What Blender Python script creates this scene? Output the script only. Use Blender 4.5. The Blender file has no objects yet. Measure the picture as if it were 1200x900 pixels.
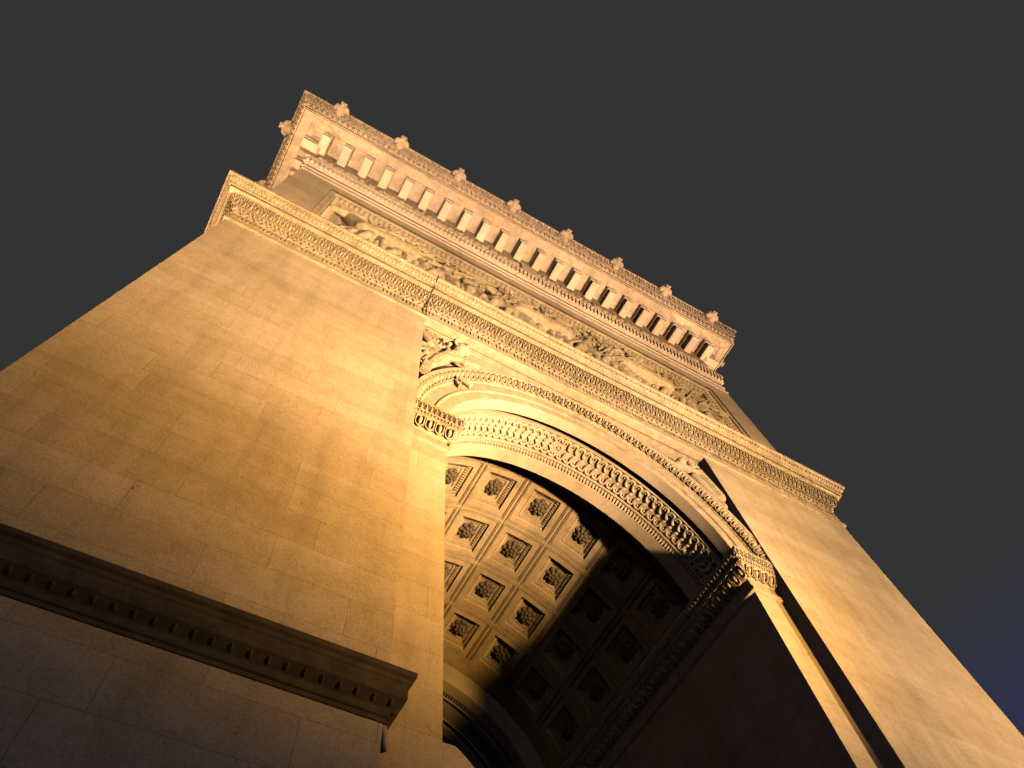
import bpy, math, random
import numpy as np
from mathutils import Vector, Matrix

random.seed(7)
S = 6.42          # metres per modelling unit (distance from the viewer to the pier face)
H0 = 1.6          # eye height
sc = bpy.context.scene
col = sc.collection
sin, cos, pi = math.sin, math.cos, math.pi

# ------------------------------------------------------------------ layout (modelling units, origin at the eye)
XL, XR = -.556, 2.94           # outer faces of the arch
CX, ZC = 1.191, 2.326          # centre of the small arch
PL, PR = .388, 1.985           # inner arrises of the projecting piers
JL, JR = .534, 1.848           # jambs of the passage
YF, YB, YA = 1.0, 1.058, 1.015 # pier face, bay wall, attic wall
RI, RV = .672, .79             # radius of the arch soffit, of the coffered vault
ZG = -H0 / S
YE = 2.945                     # rear end of the passage
Y1 = 3.32                      # rear of the front block
Y2, Y3 = 5.60, 7.92            # rear block


def P(x, y, z):
    return (S * x, S * y, S * z + H0)


# ------------------------------------------------------------------ materials
def nnew(nt, t, **kw):
    n = nt.nodes.new(t)
    for k, v in kw.items():
        setattr(n, k, v)
    return n


def stone(name, base, ashlar=True, var=.16, pit=1.0, bump=.25, soot=0.0, rough=.85):
    m = bpy.data.materials.new(name)
    m.use_nodes = True
    nt = m.node_tree
    L = nt.links.new
    b = nt.nodes['Principled BSDF']
    b.inputs['Roughness'].default_value = rough
    b.inputs['Specular IOR Level'].default_value = .25
    geo = nnew(nt, 'ShaderNodeNewGeometry')

    def noise(scale, detail, rough_=.6, vec=None, dist=0.):
        n = nnew(nt, 'ShaderNodeTexNoise')
        n.inputs['Scale'].default_value = scale
        n.inputs['Detail'].default_value = detail
        n.inputs['Roughness'].default_value = rough_
        n.inputs['Distortion'].default_value = dist
        L(vec if vec else geo.outputs['Position'], n.inputs['Vector'])
        return n.outputs['Fac']

    def ramp(fac, stops):
        r = nnew(nt, 'ShaderNodeValToRGB')
        cr = r.color_ramp
        while len(cr.elements) < len(stops):
            cr.elements.new(.5)
        for e, (p, c) in zip(cr.elements, stops):
            e.position = p
            e.color = (c[0], c[1], c[2], 1) if isinstance(c, tuple) else (c, c, c, 1)
        L(fac, r.inputs['Fac'])
        return r.outputs['Color']

    def mul(a, c, f=1.0):
        x = nnew(nt, 'ShaderNodeMix', data_type='RGBA', blend_type='MULTIPLY')
        x.inputs['Factor'].default_value = f
        L(a, x.inputs['A'])
        L(c, x.inputs['B'])
        return x.outputs['Result']

    def math_(op, a, c=None):
        x = nnew(nt, 'ShaderNodeMath', operation=op)
        for i, v in enumerate((a, c)):
            if v is None:
                continue
            if isinstance(v, (int, float)):
                x.inputs[i].default_value = v
            else:
                L(v, x.inputs[i])
        return x.outputs[0]

    sp = nnew(nt, 'ShaderNodeSeparateXYZ')
    L(geo.outputs['Position'], sp.inputs[0])
    tint = lambda k, d=(1, 1, 1): tuple(base[i] * k * d[i] for i in range(3))
    height = None
    if ashlar:
        sn = nnew(nt, 'ShaderNodeSeparateXYZ')
        L(geo.outputs['True Normal'], sn.inputs[0])
        ax = math_('GREATER_THAN', math_('ABSOLUTE', sn.outputs[0]), .7)
        az = math_('GREATER_THAN', math_('ABSOLUTE', sn.outputs[2]), .7)
        u = nnew(nt, 'ShaderNodeMix', data_type='FLOAT')
        L(ax, u.inputs['Factor']); L(sp.outputs[0], u.inputs['A']); L(sp.outputs[1], u.inputs['B'])
        v = nnew(nt, 'ShaderNodeMix', data_type='FLOAT')
        L(az, v.inputs['Factor']); L(sp.outputs[2], v.inputs['A']); L(sp.outputs[1], v.inputs['B'])
        # courses of slightly different length, joints a little wavy
        wob = math_('MULTIPLY', math_('SUBTRACT', noise(1.3, 2), .5), .03)
        row = math_('FLOOR', math_('DIVIDE', v.outputs[0], .69))
        shift = math_('MULTIPLY', math_('FRACT', math_('MULTIPLY', math_('SINE', math_('MULTIPLY', row, 12.9898)), 43758.5)), 1.7)
        cv = nnew(nt, 'ShaderNodeCombineXYZ')
        L(math_('ADD', math_('ADD', u.outputs[0], wob), shift), cv.inputs[0])
        L(math_('ADD', v.outputs[0], math_('MULTIPLY', wob, .5)), cv.inputs[1])
        bt = nnew(nt, 'ShaderNodeTexBrick', offset=0.5, offset_frequency=2, squash=1.0)
        bt.inputs['Scale'].default_value = 1.0
        bt.inputs['Brick Width'].default_value = 1.95
        bt.inputs['Row Height'].default_value = .69
        bt.inputs['Mortar Size'].default_value = .006
        bt.inputs['Mortar Smooth'].default_value = .6
        bt.inputs['Bias'].default_value = .15
        bt.inputs['Color1'].default_value = (*tint(1 - var, (1, .97, .90)), 1)
        bt.inputs['Color2'].default_value = (*tint(1 + var * .7, (1, 1.01, 1.03)), 1)
        bt.inputs['Mortar'].default_value = (*tint(.70), 1)
        L(cv.outputs[0], bt.inputs['Vector'])
        colr = bt.outputs['Color']
        height = math_('SUBTRACT', 1.0, bt.outputs['Fac'])
    else:
        rgb = nnew(nt, 'ShaderNodeRGB')
        rgb.outputs[0].default_value = (*base, 1)
        colr = rgb.outputs[0]
    # broad weathering, stretched along the courses
    mp = nnew(nt, 'ShaderNodeMapping')
    mp.inputs['Scale'].default_value = (.22, .22, 1.1)
    L(geo.outputs['Position'], mp.inputs['Vector'])
    colr = mul(colr, ramp(noise(1.0, 6, .62, mp.outputs[0], .4), [(.30, (.87, .85, .79)), (.50, (.98, .97, .96)), (.70, (1.06, 1.05, 1.04))]))
    # finer mottling, a bit greenish / ochre
    colr = mul(colr, ramp(noise(2.6, 8, .7), [(.32, (.87, .86, .79)), (.55, (1, 1, 1)), (.75, (1.07, 1.06, 1.04))]))
    # vertical run-off streaks
    m2 = nnew(nt, 'ShaderNodeMapping')
    m2.inputs['Scale'].default_value = (2.4, 2.4, .22)
    L(geo.outputs['Position'], m2.inputs['Vector'])
    colr = mul(colr, ramp(noise(1.0, 5, .6, m2.outputs[0]), [(.34, .74), (.5, .98), (.7, 1.05)]), .55)
    grain = noise(34, 6, .75)
    colr = mul(colr, ramp(grain, [(.3, .66), (.52, 1.0), (.72, 1.24)]), .95)
    # pock marks and chips
    pits = ramp(noise(5.5, 3, .8, None, 1.2), [(.27, .34), (.335, 1.0)])
    colr = mul(colr, pits, .75 * pit)
    if soot:
        colr = mul(colr, ramp(noise(4.0, 6, .7), [(.38, .35), (.6, 1.0)]), soot)
    L(colr, b.inputs['Base Color'])
    hsum = math_('ADD', math_('MULTIPLY', grain, .35), math_('MULTIPLY', noise(7, 5, .7), .65))
    hsum = math_('ADD', hsum, math_('MULTIPLY', pits, .5))
    if height:
        hsum = math_('ADD', hsum, math_('MULTIPLY', height, .5))
    bp = nnew(nt, 'ShaderNodeBump')
    bp.inputs['Strength'].default_value = bump
    bp.inputs['Distance'].default_value = .03
    L(hsum, bp.inputs['Height'])
    L(bp.outputs[0], b.inputs['Normal'])
    return m


BASE = (0.291, 0.251, 0.195)
M_ASH = stone('ashlar_limestone', BASE, True, var=.08, bump=.5)
M_CARVE = stone('carved_limestone', (0.285, 0.245, 0.186), False, soot=.45, pit=.5)
M_SOFF = stone('soffit_limestone', (0.31, 0.267, 0.217), False, pit=.4, bump=.15)
M_DARKER = stone('weathered_limestone', (0.229, 0.192, 0.133), False, soot=.6, pit=.6)
M_VAULT = stone('vault_limestone', (0.33, 0.27, 0.185), False, soot=.25, pit=.4, bump=.2)
M_SHADE = stone('shaded_limestone', (0.060, 0.048, 0.034), False, soot=.6, pit=.6)  # near-black base paints in the shade under the string course, patchy soot over it
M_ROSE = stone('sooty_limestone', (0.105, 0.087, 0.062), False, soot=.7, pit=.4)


def simple(name, c, rough=.6, metal=0.):
    m = bpy.data.materials.new(name)
    m.use_nodes = True
    b = m.node_tree.nodes['Principled BSDF']
    b.inputs['Roughness'].default_value = rough
    b.inputs['Metallic'].default_value = metal
    n = nnew(m.node_tree, 'ShaderNodeTexNoise')
    n.inputs['Scale'].default_value = 9
    r = nnew(m.node_tree, 'ShaderNodeValToRGB')
    r.color_ramp.elements[0].color = (*[x * .7 for x in c], 1)
    r.color_ramp.elements[1].color = (*[min(1, x * 1.3) for x in c], 1)
    m.node_tree.links.new(n.outputs['Fac'], r.inputs['Fac'])
    m.node_tree.links.new(r.outputs['Color'], b.inputs['Base Color'])
    return m


M_CABLE = simple('dark_cable', (.03, .028, .025))

# ------------------------------------------------------------------ mesh building


class MB:
    def __init__(self):
        self.v = []
        self.f = []

    def quad(self, a, b, c, d):
        n = len(self.v)
        self.v += [a, b, c, d]
        self.f.append((n, n + 1, n + 2, n + 3))

    def poly(self, pts):
        n = len(self.v)
        self.v += list(pts)
        self.f.append(tuple(range(n, n + len(pts))))

    def box(self, x0, x1, y0, y1, z0, z1, skip=''):
        n = len(self.v)
        self.v += [(x, y, z) for z in (z0, z1) for y in (y0, y1) for x in (x0, x1)]
        F = {'b': (0, 2, 3, 1), 't': (4, 5, 7, 6), 'f': (0, 1, 5, 4), 'k': (2, 6, 7, 3), 'l': (0, 4, 6, 2), 'r': (1, 3, 7, 5)}
        for k, f in F.items():
            if k not in skip:
                self.f.append(tuple(n + i for i in f))

    def grid(self, rows, close=False):
        """rows: list of equal-length lists of points"""
        n = len(self.v)
        w = len(rows[0])
        for r in rows:
            self.v += r
        for i in range(len(rows) - 1):
            for j in range(w - 1 + (1 if close else 0)):
                j2 = (j + 1) % w
                self.f.append((n + i * w + j, n + i * w + j2, n + (i + 1) * w + j2, n + (i + 1) * w + j))

    def tpl(self, t, o, U, V, W):
        n = len(self.v)
        for a, b, c in t[0]:
            self.v.append((o[0] + U[0] * a + V[0] * b + W[0] * c,
                           o[1] + U[1] * a + V[1] * b + W[1] * c,
                           o[2] + U[2] * a + V[2] * b + W[2] * c))
        for f in t[1]:
            self.f.append(tuple(n + i for i in f))

    def build(self, name, mat, parent=None, smooth=False, origin=None, auto=False):
        me = bpy.data.meshes.new(name)
        o3 = Vector(P(*origin)) if origin else Vector((0, 0, 0))
        me.from_pydata([tuple(Vector(P(*v)) - o3) for v in self.v], [], self.f)
        me.validate()
        import bmesh
        bm = bmesh.new()
        bm.from_mesh(me)
        bmesh.ops.remove_doubles(bm, verts=bm.verts, dist=.0008)
        bmesh.ops.recalc_face_normals(bm, faces=bm.faces)
        bm.to_mesh(me)
        bm.free()
        if smooth:
            for p in me.polygons:
                p.use_smooth = True
        if auto:
            me.set_sharp_from_angle(angle=math.radians(38))
            for p in me.polygons:
                p.use_smooth = True
        me.materials.append(mat)
        return link(name, me, parent, o3)


def link(name, me, parent=None, loc=(0, 0, 0)):
    o = bpy.data.objects.new(name, me)
    col.objects.link(o)
    o.location = loc
    if parent:
        o.parent = parent
        pw = Vector((0, 0, 0))
        q = parent
        while q:                       # parents are never rotated: add their offsets up
            pw += Vector(q['base'])
            q = None
        o.matrix_parent_inverse = Matrix.Translation(-pw)
    o['base'] = tuple(loc)
    return o


# ------------------------------------------------------------------ ornament templates (u along, v up the profile, w out)
def t_egg(nu=8, nw=3):
    vs, fs = [], []
    for j in range(nw):
        a = pi / 2 * j / nw
        for i in range(nu):
            b = 2 * pi * i / nu
            vs.append((.5 * cos(b) * cos(a), .5 * sin(b) * cos(a), sin(a)))
    vs.append((0, 0, 1))
    for j in range(nw - 1):
        for i in range(nu):
            i2 = (i + 1) % nu
            fs.append((j * nu + i, j * nu + i2, (j + 1) * nu + i2, (j + 1) * nu + i))
    k = (nw - 1) * nu
    for i in range(nu):
        fs.append((k + i, k + (i + 1) % nu, len(vs) - 1))
    return vs, fs


def t_box():
    vs = [(x, y, z) for z in (0, 1) for y in (-.5, .5) for x in (-.5, .5)]
    return vs, [(4, 5, 7, 6), (0, 1, 5, 4), (2, 6, 7, 3), (0, 4, 6, 2), (1, 3, 7, 5)]


def t_leaf():
    vs = [(-.42, -.5, 0), (-.5, .1, .25), (-.2, .42, .5), (0, .5, .9), (.2, .42, .5), (.5, .1, .25), (.42, -.5, 0),
          (0, -.5, .45), (0, 0, .95), (0, .36, 1.15), (-.25, -.45, .75), (.25, -.45, .75), (-.26, .05, .55), (.26, .05, .55)]
    fs = [(0, 10, 12, 1), (10, 7, 8, 12), (12, 8, 9, 2), (1, 12, 2), (2, 9, 3), (6, 5, 13, 11), (11, 13, 8, 7), (13, 4, 9, 8), (5, 4, 13), (4, 3, 9)]
    return vs, fs


def t_shell(n=7):
    """raised U rim round an egg"""
    vs, fs = [], []
    path = [(-.42, .5)] + [(-.42 * cos(pi * i / n), -.12 - .36 * sin(pi * i / n)) for i in range(n + 1)] + [(.42, .5)]
    for i, (x, y) in enumerate(path):
        a = path[max(0, i - 1)]
        b = path[min(len(path) - 1, i + 1)]
        d = (b[0] - a[0], b[1] - a[1])
        l = math.hypot(*d)
        nx, ny = -d[1] / l * .075, d[0] / l * .075
        vs += [(x - nx, y - ny, 0), (x - nx * .5, y - ny * .5, .85), (x + nx * .5, y + ny * .5, .85), (x + nx, y + ny, 0)]
    for i in range(len(path) - 1):
        for j in range(3):
            fs.append((i * 4 + j, i * 4 + j + 1, i * 4 + j + 5, i * 4 + j + 4))
    return vs, fs


def t_join(*ts):
    vs, fs = [], []
    for t, (ox, oy, oz), (sx, sy, sz) in ts:
        n = len(vs)
        vs += [(x * sx + ox, y * sy + oy, z * sz + oz) for x, y, z in t[0]]
        fs += [tuple(n + i for i in f) for f in t[1]]
    return vs, fs


EGG, BOX, LEAF, SHELL = t_egg(), t_box(), t_leaf(), t_shell()
EGGLO = t_egg(6, 2)
OVOLO = t_join((EGG, (0, .06, 0), (.52, .80, 1)), (SHELL, (0, 0, 0), (1, 1, .8)), (LEAF, (.5, 0, 0), (.16, .9, .7)))
PALM = t_join((LEAF, (0, .02, 0), (.46, .96, 1)), (BOX, (.5, -.05, 0), (.10, .80, .95)), (EGGLO, (.5, .36, 0), (.26, .24, .9)),
              (EGGLO, (.27, -.36, 0), (.22, .22, .8)), (EGGLO, (-.27, -.36, 0), (.22, .22, .8)), (LEAF, (.27, .0, 0), (.12, .6, .6)), (LEAF, (-.27, .0, 0), (.12, .6, .6)))
BEADS = t_join((EGGLO, (0, 0, 0), (.62, .9, 1)), (BOX, (.42, 0, 0), (.10, .8, .7)))


# ------------------------------------------------------------------ mouldings swept round plan paths
def offset_path(path, o):
    """path: plan points, outward side on the right of travel"""
    out = []
    n = len(path)
    for i in range(n):
        ds = []
        if i > 0:
            ds.append(Vector((path[i][0] - path[i - 1][0], path[i][1] - path[i - 1][1])).normalized())
        if i < n - 1:
            ds.append(Vector((path[i + 1][0] - path[i][0], path[i + 1][1] - path[i][1])).normalized())
        ns = [Vector((d.y, -d.x)) for d in ds]
        if len(ns) == 1:
            m = ns[0]
        else:
            m = (ns[0] + ns[1]) / (1 + ns[0].dot(ns[1]))
        out.append((path[i][0] + m.x * o, path[i][1] + m.y * o))
    return out


def sweep(mb, path, prof):
    rows = []
    for o, z in prof:
        rows.append([(x, y, z) for x, y in offset_path(path, o)])
    mb.grid(rows)


def sweep_row(mb, path, a, b, pitch, tpl, w, fill=.98, vfill=1.0, segs=None, lift=0., jit=0., lim=None, group=None):
    """a row of carved units along the path; a, b = (o, z) at the foot and head of the band"""
    om, zm = (a[0] + b[0]) / 2, (a[1] + b[1]) / 2
    pts = offset_path(path, om)
    vl = math.hypot(b[0] - a[0], b[1] - a[1])
    for i in range(len(pts) - 1):
        if segs is not None and i not in segs:
            continue
        p, q = Vector(pts[i]), Vector(pts[i + 1])
        ln = (q - p).length
        d = (q - p) / ln
        nrm = Vector((d.y, -d.x))
        V = Vector((nrm.x * (b[0] - a[0]), nrm.y * (b[0] - a[0]), b[1] - a[1])) / vl
        U = Vector((d.x, d.y, 0))
        W = U.cross(V)
        if W.dot(Vector((nrm.x, nrm.y, -.2))) < 0:
            W = -W
        n = max(1, round(ln / pitch))
        pt = ln / n
        for k in range(n):
            if group and (k % group[0]) >= group[1]:
                continue
            c = p + d * (k + .5) * pt
            if lim and (c.y > lim):
                continue
            j = 1 + random.uniform(-jit, jit)
            o = Vector((c.x, c.y, zm)) + W * lift
            mb.tpl(tpl, o, U * pt * fill * j, V * vl * vfill, W * w * j)


def ring_row(mb, y0r, a, b, pitch, tpl, w, t0=-pi / 2, t1=pi / 2, fill=.98, vfill=1.0, flip=False):
    """units along an arc; a, b = (r, y)"""
    rm, ym = (a[0] + b[0]) / 2, (a[1] + b[1]) / 2
    vl = math.hypot(b[0] - a[0], b[1] - a[1])
    n = round((t1 - t0) * rm / pitch)
    for k in range(n):
        t = t0 + (k + .5) * (t1 - t0) / n
        R = Vector((sin(t), 0, cos(t)))
        T = Vector((cos(t), 0, -sin(t)))
        V = (R * (b[0] - a[0]) + Vector((0, 1, 0)) * (b[1] - a[1])) / vl
        W = T.cross(V)
        ref = Vector((0, -1, 0)) - R * .5
        if W.dot(ref) < 0:
            W = -W
        o = Vector((CX, 0, ZC)) + R * rm + Vector((0, ym, 0))
        mb.tpl(tpl, o, T * ((t1 - t0) * rm / n) * fill, V * vl * vfill, W * w)


def ring_sweep(mb, prof, n=72, t0=-pi / 2, t1=pi / 2):
    rows = []
    for r, y in prof:
        rows.append([(CX + r * sin(t0 + (t1 - t0) * i / n), y, ZC + r * cos(t0 + (t1 - t0) * i / n)) for i in range(n + 1)])
    mb.grid(rows)


# ------------------------------------------------------------------ the monument
def empty(name, loc):
    o = bpy.data.objects.new(name, None)
    col.objects.link(o)
    o.location = loc
    o['base'] = tuple(loc)
    return o


ARCH = empty('triumphal_arch', P(CX, YF, ZG))
ARCH['label'] = 'floodlit limestone triumphal arch with carved cornices and a coffered vault, towering over the viewer'
ARCH['category'] = 'monument'

# ---- piers
for side in (0, 1):
    mb = MB()
    if side == 0:
        x0, x1, j0, j1 = XL, PL, XL + .01, JL
    else:
        x0, x1, j0, j1 = PR, XR, JR, XR - .01
    # projecting front pier, its joints continue round the arris
    mb.box(x0, x1, YF, YB + .3, ZG, 3.262, 't')
    # block carrying the jamb of the passage
    mb.box(j0, j1, YB, Y1, ZG, 2.326, 't')
    mb.box(XL + .002 if side == 0 else CX + RV + .07, CX - RV - .07 if side == 0 else XR - .002, YB + .06, Y1, 2.30, 3.60)
    mb.build('pier', M_ASH, ARCH)

# ---- bay wall over the opening (spandrels) with the arch cut out
mb = MB()
n = 64
top = [];  arc = []
for i in range(n + 1):
    t = -pi / 2 + pi * i / n
    ax, az = CX + RI * sin(t), ZC + RI * cos(t)
    arc.append((ax, YB, az))
    a = abs(t)
    # radiate to the rectangle edge
    hx, hz = 0.80, 3.45 - ZC
    k = min(hx / max(abs(sin(t)), 1e-6), hz / max(cos(t), 1e-6))
    top.append((CX + k * sin(t), YB, ZC + k * cos(t)))
mb.grid([arc, top])
mb.build('spandrel_wall', M_ASH, ARCH)

# ---- face mouldings of the arch
mb = MB()
prof = [(RI, YB), (RI + .001, 1.054), (.716, 1.052), (.718, 1.046), (.727, 1.044), (.729, 1.048), (.776, 1.046), (.779, 1.041), (.786, 1.040),
        (.790, 1.036), (.806, 1.026), (.818, 1.013), (.820, 1.009), (.832, 1.007), (.836, 1.012), (.838, YB)]
ring_sweep(mb, prof, 96)
ring_row(mb, 0, (.788, 1.037), (.817, 1.012), .0345, OVOLO, .017, fill=.96)
ring_row(mb, 0, (.717, 1.0475), (.728, 1.0440), .0125, EGGLO, .004, fill=.8)
ring_row(mb, 0, (.779, 1.0415), (.787, 1.0395), .0120, EGGLO, .004, fill=.8)
mb.build('archivolt', M_CARVE, ARCH, auto=True)

# ---- soffit of the front arch with its sunk double guilloche
def soffit_band(ya, yb, rich, name):
    """ya = free face, yb = end towards the vault"""
    sgn = 1 if yb > ya else -1
    Yv = lambda d: ya + sgn * d
    mb = MB()
    pr = [(RI, Yv(-.0005)), (RI, Yv(.047)), (RI + .062, Yv(.0475)), (RI + .062, Yv(.0765)), (RI + .020, Yv(.077)), (RI + .018, Yv(.0772)), (RI + .004, Yv(.0775)), (RI + .003, Yv(.0785)),
          (RI + .003, Yv(.079)), (RI + .013, Yv(.080)), (RI + .013, Yv(.194)), (RI + .001, Yv(.196)), (RI + .001, Yv(.203)), (RI + .010, Yv(.205)), (RI + .004, Yv(.232)),
          (RI, Yv(.234)), (RI, Yv(.297)), (RV, Yv(.300))]
    ring_sweep(mb, pr, 96)
    ring_row(mb, 0, (RI + .009, Yv(.207)), (RI + .005, Yv(.231)), .0165, LEAF, .008, fill=.9)
    mb.build(name, M_SOFF, ARCH, auto=True)
    if not rich:
        return
    # guilloche
    mb = MB()
    pitch = .0385
    nh = int(pi / 2 * RI / pitch)
    rad = .0066

    def cyl(s, y, r):
        t = s / RI
        return Vector((CX + r * sin(t), y, ZC + r * cos(t)))

    for yc, hh, sl, ph in ((Yv(.110), .0215, 1, .5), (Yv(.165), .0215, -1, .5)):
        for side in (-1, 1):
            for k in range(nh):
                s0 = side * (k + ph) * pitch
                if abs(s0) / RI > pi / 2 - .02:
                    continue
                rows = []
                cane = [(-.30, .05), (-.36, .45), (-.18, .85), (.12, .98), (.38, .72), (.42, .25), (.44, -.25), (.58, -.75), (.86, -1.0)]
                cpt = []
                for i in range(len(cane) - 1):
                    p0, p1, p2, p3 = cane[max(0, i - 1)], cane[i], cane[i + 1], cane[min(len(cane) - 1, i + 2)]
                    for q in (0, .5):
                        cpt.append(tuple(.5 * (2 * p1[j] + (p2[j] - p0[j]) * q + (2 * p0[j] - 5 * p1[j] + 4 * p2[j] - p3[j]) * q * q + (3 * p1[j] - p0[j] - 3 * p2[j] + p3[j]) * q ** 3) for j in (0, 1)))
                cpt.append(cane[-1])
                cpt = [(side * pitch * u_, -sl * sgn * hh * v_) for u_, v_ in cpt]
                m = len(cpt) - 1
                for i in range(m + 1):
                    pa, pb = cpt[max(0, i - 1)], cpt[min(m, i + 1)]
                    du, dv = pb[0] - pa[0], pb[1] - pa[1]
                    uu, vv = cpt[i]
                    l = math.hypot(du, dv)
                    nu_, nv_ = -dv / l, du / l
                    taper = 1.0 if 0 < i < m else .5
                    ring = []
                    for a in (-1, -.92, -.5, .5, .92, 1):
                        hgt = (0, .007, .0105, .0105, .007, 0)[(-1, -.92, -.5, .5, .92, 1).index(a)] * taper
                        ring.append(tuple(cyl(s0 + uu + nu_ * a * rad * taper, yc + vv + nv_ * a * rad * taper, RI + .0132 - hgt)))
                    rows.append(ring)
                mb.grid(rows)
                c = cyl(s0 + side * pitch * .02, yc - sl * sgn * hh * .38, RI + .0132)
                t = s0 / RI
                mb.tpl(EGG, c, Vector((cos(t), 0, -sin(t))) * .0125, Vector((0, .0125, 0)), Vector((-sin(t), 0, -cos(t))) * .010)
    for y_, r_ in ((.098, .014), (.137, .018), (.177, .014)):
        for k in range(6):
            a = k * pi / 3
            mb.tpl(EGG, cyl(r_ * .55 * cos(a), Yv(y_) + r_ * .55 * sin(a), RI + .0132), Vector((r_ * .6, 0, 0)), Vector((0, r_ * .6, 0)), Vector((0, 0, -.007)))
    mb.build('guilloche', M_SOFF, ARCH, smooth=True)


soffit_band(YB, 1.355, True, 'arch_soffit')
soffit_band(YE, 2.648, False, 'arch_soffit')

# ---- coffered vault
mb = MB()
NC, A0 = 10, 18.0
YR = [1.44 + .28 * i for i in range(5)]
angs = [-90 + A0 * i for i in range(NC + 1)]


def vp(sdeg, y, r):
    t = math.radians(sdeg)
    return (CX + r * sin(t), y, ZC + r * cos(t))


def plain(ya, yb):
    rows = []
    for y in (ya, yb):
        rows.append([vp(-90 + 180 * i / 60, y, RV) for i in range(61)])
    mb.grid(rows)


plain(1.355, YR[0])
plain(YR[-1], 2.648)
deg = lambda d: math.degrees(d / RV)
# (inset, depth beyond RV)
CO = [(0, 0), (.0060, 0), (.0065, .014), (.0100, .014), (.0105, -.001), (.0145, -.001), (.0150, .014), (.0185, .014), (.0190, .001), (.048, .001), (.0485, .010),
      (.052, .012), (.068, .024), (.0685, .026), (.083, .026), (.0835, .032), (.088, .032)]
for ci in range(NC):
    for ri in range(4):
        a0, a1 = angs[ci], angs[ci + 1]
        y0, y1 = YR[ri], YR[ri + 1]
        ns = 4
        rows = []
        for ins, dep in CO:
            da = deg(ins)
            loop = []
            A, B, C, D = a0 + da, a1 - da, y0 + ins, y1 - ins
            for i in range(ns):
                loop.append(vp(A + (B - A) * i / ns, C, RV + dep))
            for i in range(ns):
                loop.append(vp(B, C + (D - C) * i / ns, RV + dep))
            for i in range(ns):
                loop.append(vp(B - (B - A) * i / ns, D, RV + dep))
            for i in range(ns):
                loop.append(vp(A, D - (D - C) * i / ns, RV + dep))
            rows.append(loop)
        mb.grid(rows, close=True)
        ins, dep = CO[-1]
        da = deg(ins)
        A, B, C, D = a0 + da, a1 - da, y0 + ins, y1 - ins
        mb.grid([[vp(A + (B - A) * i / 4, y, RV + dep) for i in range(5)] for y in (C, D)])
        if a1 <= -50 or a0 >= 80:
            continue
        # leaf ornament on the splay of the coffer
        im, dm = .060, .018
        nl = 12
        for k in range(nl):
            f = (k + .5) / nl
            for sd in range(4):
                da = deg(im)
                A, B, C, D = a0 + da, a1 - da, y0 + im, y1 - im
                if sd < 2:
                    aa, yy = A + (B - A) * f, (C if sd == 0 else D)
                else:
                    aa, yy = (A if sd == 2 else B), C + (D - C) * f
                t = math.radians(aa)
                T = Vector((cos(t), 0, -sin(t)))
                R = Vector((sin(t), 0, cos(t)))
                Y = Vector((0, 1, 0))
                inw = {0: Y, 1: -Y, 2: T, 3: -T}[sd]
                U = T if sd < 2 else Y
                V = (inw * .016 + R * .012)
                W = (inw * .012 - R * .016).normalized()
                mb.tpl(LEAF, Vector(vp(aa, yy, RV + dm)), U * .0125, V * .95, W * .0065)
        # rope beads along the ribs
        for k in range(22):
            f = (k + .5) / 22
            aa = a0 + (a1 - a0) * f
            t = math.radians(aa)
            T = Vector((cos(t), 0, -sin(t))); R = Vector((sin(t), 0, cos(t))); Y = Vector((0, 1, 0))
            mb.tpl(BOX, Vector(vp(aa, y0 + .0125, RV)), T * .006, Y * .0045, R * -.0035)
            yy = y0 + (y1 - y0) * f
            t = math.radians(a0 + deg(.0125))
            T = Vector((cos(t), 0, -sin(t))); R = Vector((sin(t), 0, cos(t)))
            mb.tpl(BOX, Vector(vp(a0 + deg(.0125), yy, RV)), T * .0045, Y * .006, R * -.0035)
VAULT = mb.build('passage_vault', M_VAULT, ARCH)

# rosettes, one per coffer
def rosette_mesh(kind):
    mb = MB()
    pet = t_egg(7, 3)
    for ring_, (cnt, rr, su, sv, w, lift) in enumerate(((8, .026, .022, .024, .016, .0), (7, .014, .016, .020, .020, .008))):
        for k in range(cnt):
            a = 2 * pi * (k + .5 * ring_) / cnt + (.35 if kind else 0)
            d = Vector((cos(a), sin(a), 0)); e = Vector((-sin(a), cos(a), 0))
            o = d * rr + Vector((0, 0, lift))
            if kind:
                d = (d + e * .55).normalized(); e = Vector((-d.y, d.x, 0))
            mb.tpl(pet, (o.x, o.y, o.z), e * su, d * sv, Vector((0, 0, w)))
    mb.tpl(t_egg(8, 3), (0, 0, .012), Vector((.016, 0, 0)), Vector((0, .016, 0)), Vector((0, 0, .020)))
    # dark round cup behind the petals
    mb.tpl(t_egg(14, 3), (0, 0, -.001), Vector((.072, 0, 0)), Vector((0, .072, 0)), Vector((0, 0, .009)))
    me = bpy.data.meshes.new('rosette')
    me.from_pydata([(x * S * 1.42, y * S * 1.42, z * S * 1.0) for x, y, z in mb.v], [], mb.f)
    for p in me.polygons:
        p.use_smooth = True
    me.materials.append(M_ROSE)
    return me


RM = [rosette_mesh(0), rosette_mesh(1)]
for ci in range(NC):
    for ri in range(4):
        aa = (angs[ci] + angs[ci + 1]) / 2
        yy = (YR[ri] + YR[ri + 1]) / 2
        t = math.radians(aa)
        loc = Vector(P(*vp(aa, yy, RV + .032)))
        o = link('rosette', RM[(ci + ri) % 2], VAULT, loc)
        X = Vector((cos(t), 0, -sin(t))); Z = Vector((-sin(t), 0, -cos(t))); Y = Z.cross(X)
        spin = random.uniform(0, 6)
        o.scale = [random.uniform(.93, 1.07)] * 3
        o.rotation_euler = (Matrix((X, Y, Z)).transposed().to_4x4() @ Matrix.Rotation(spin, 4, 'Z')).to_euler()

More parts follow.
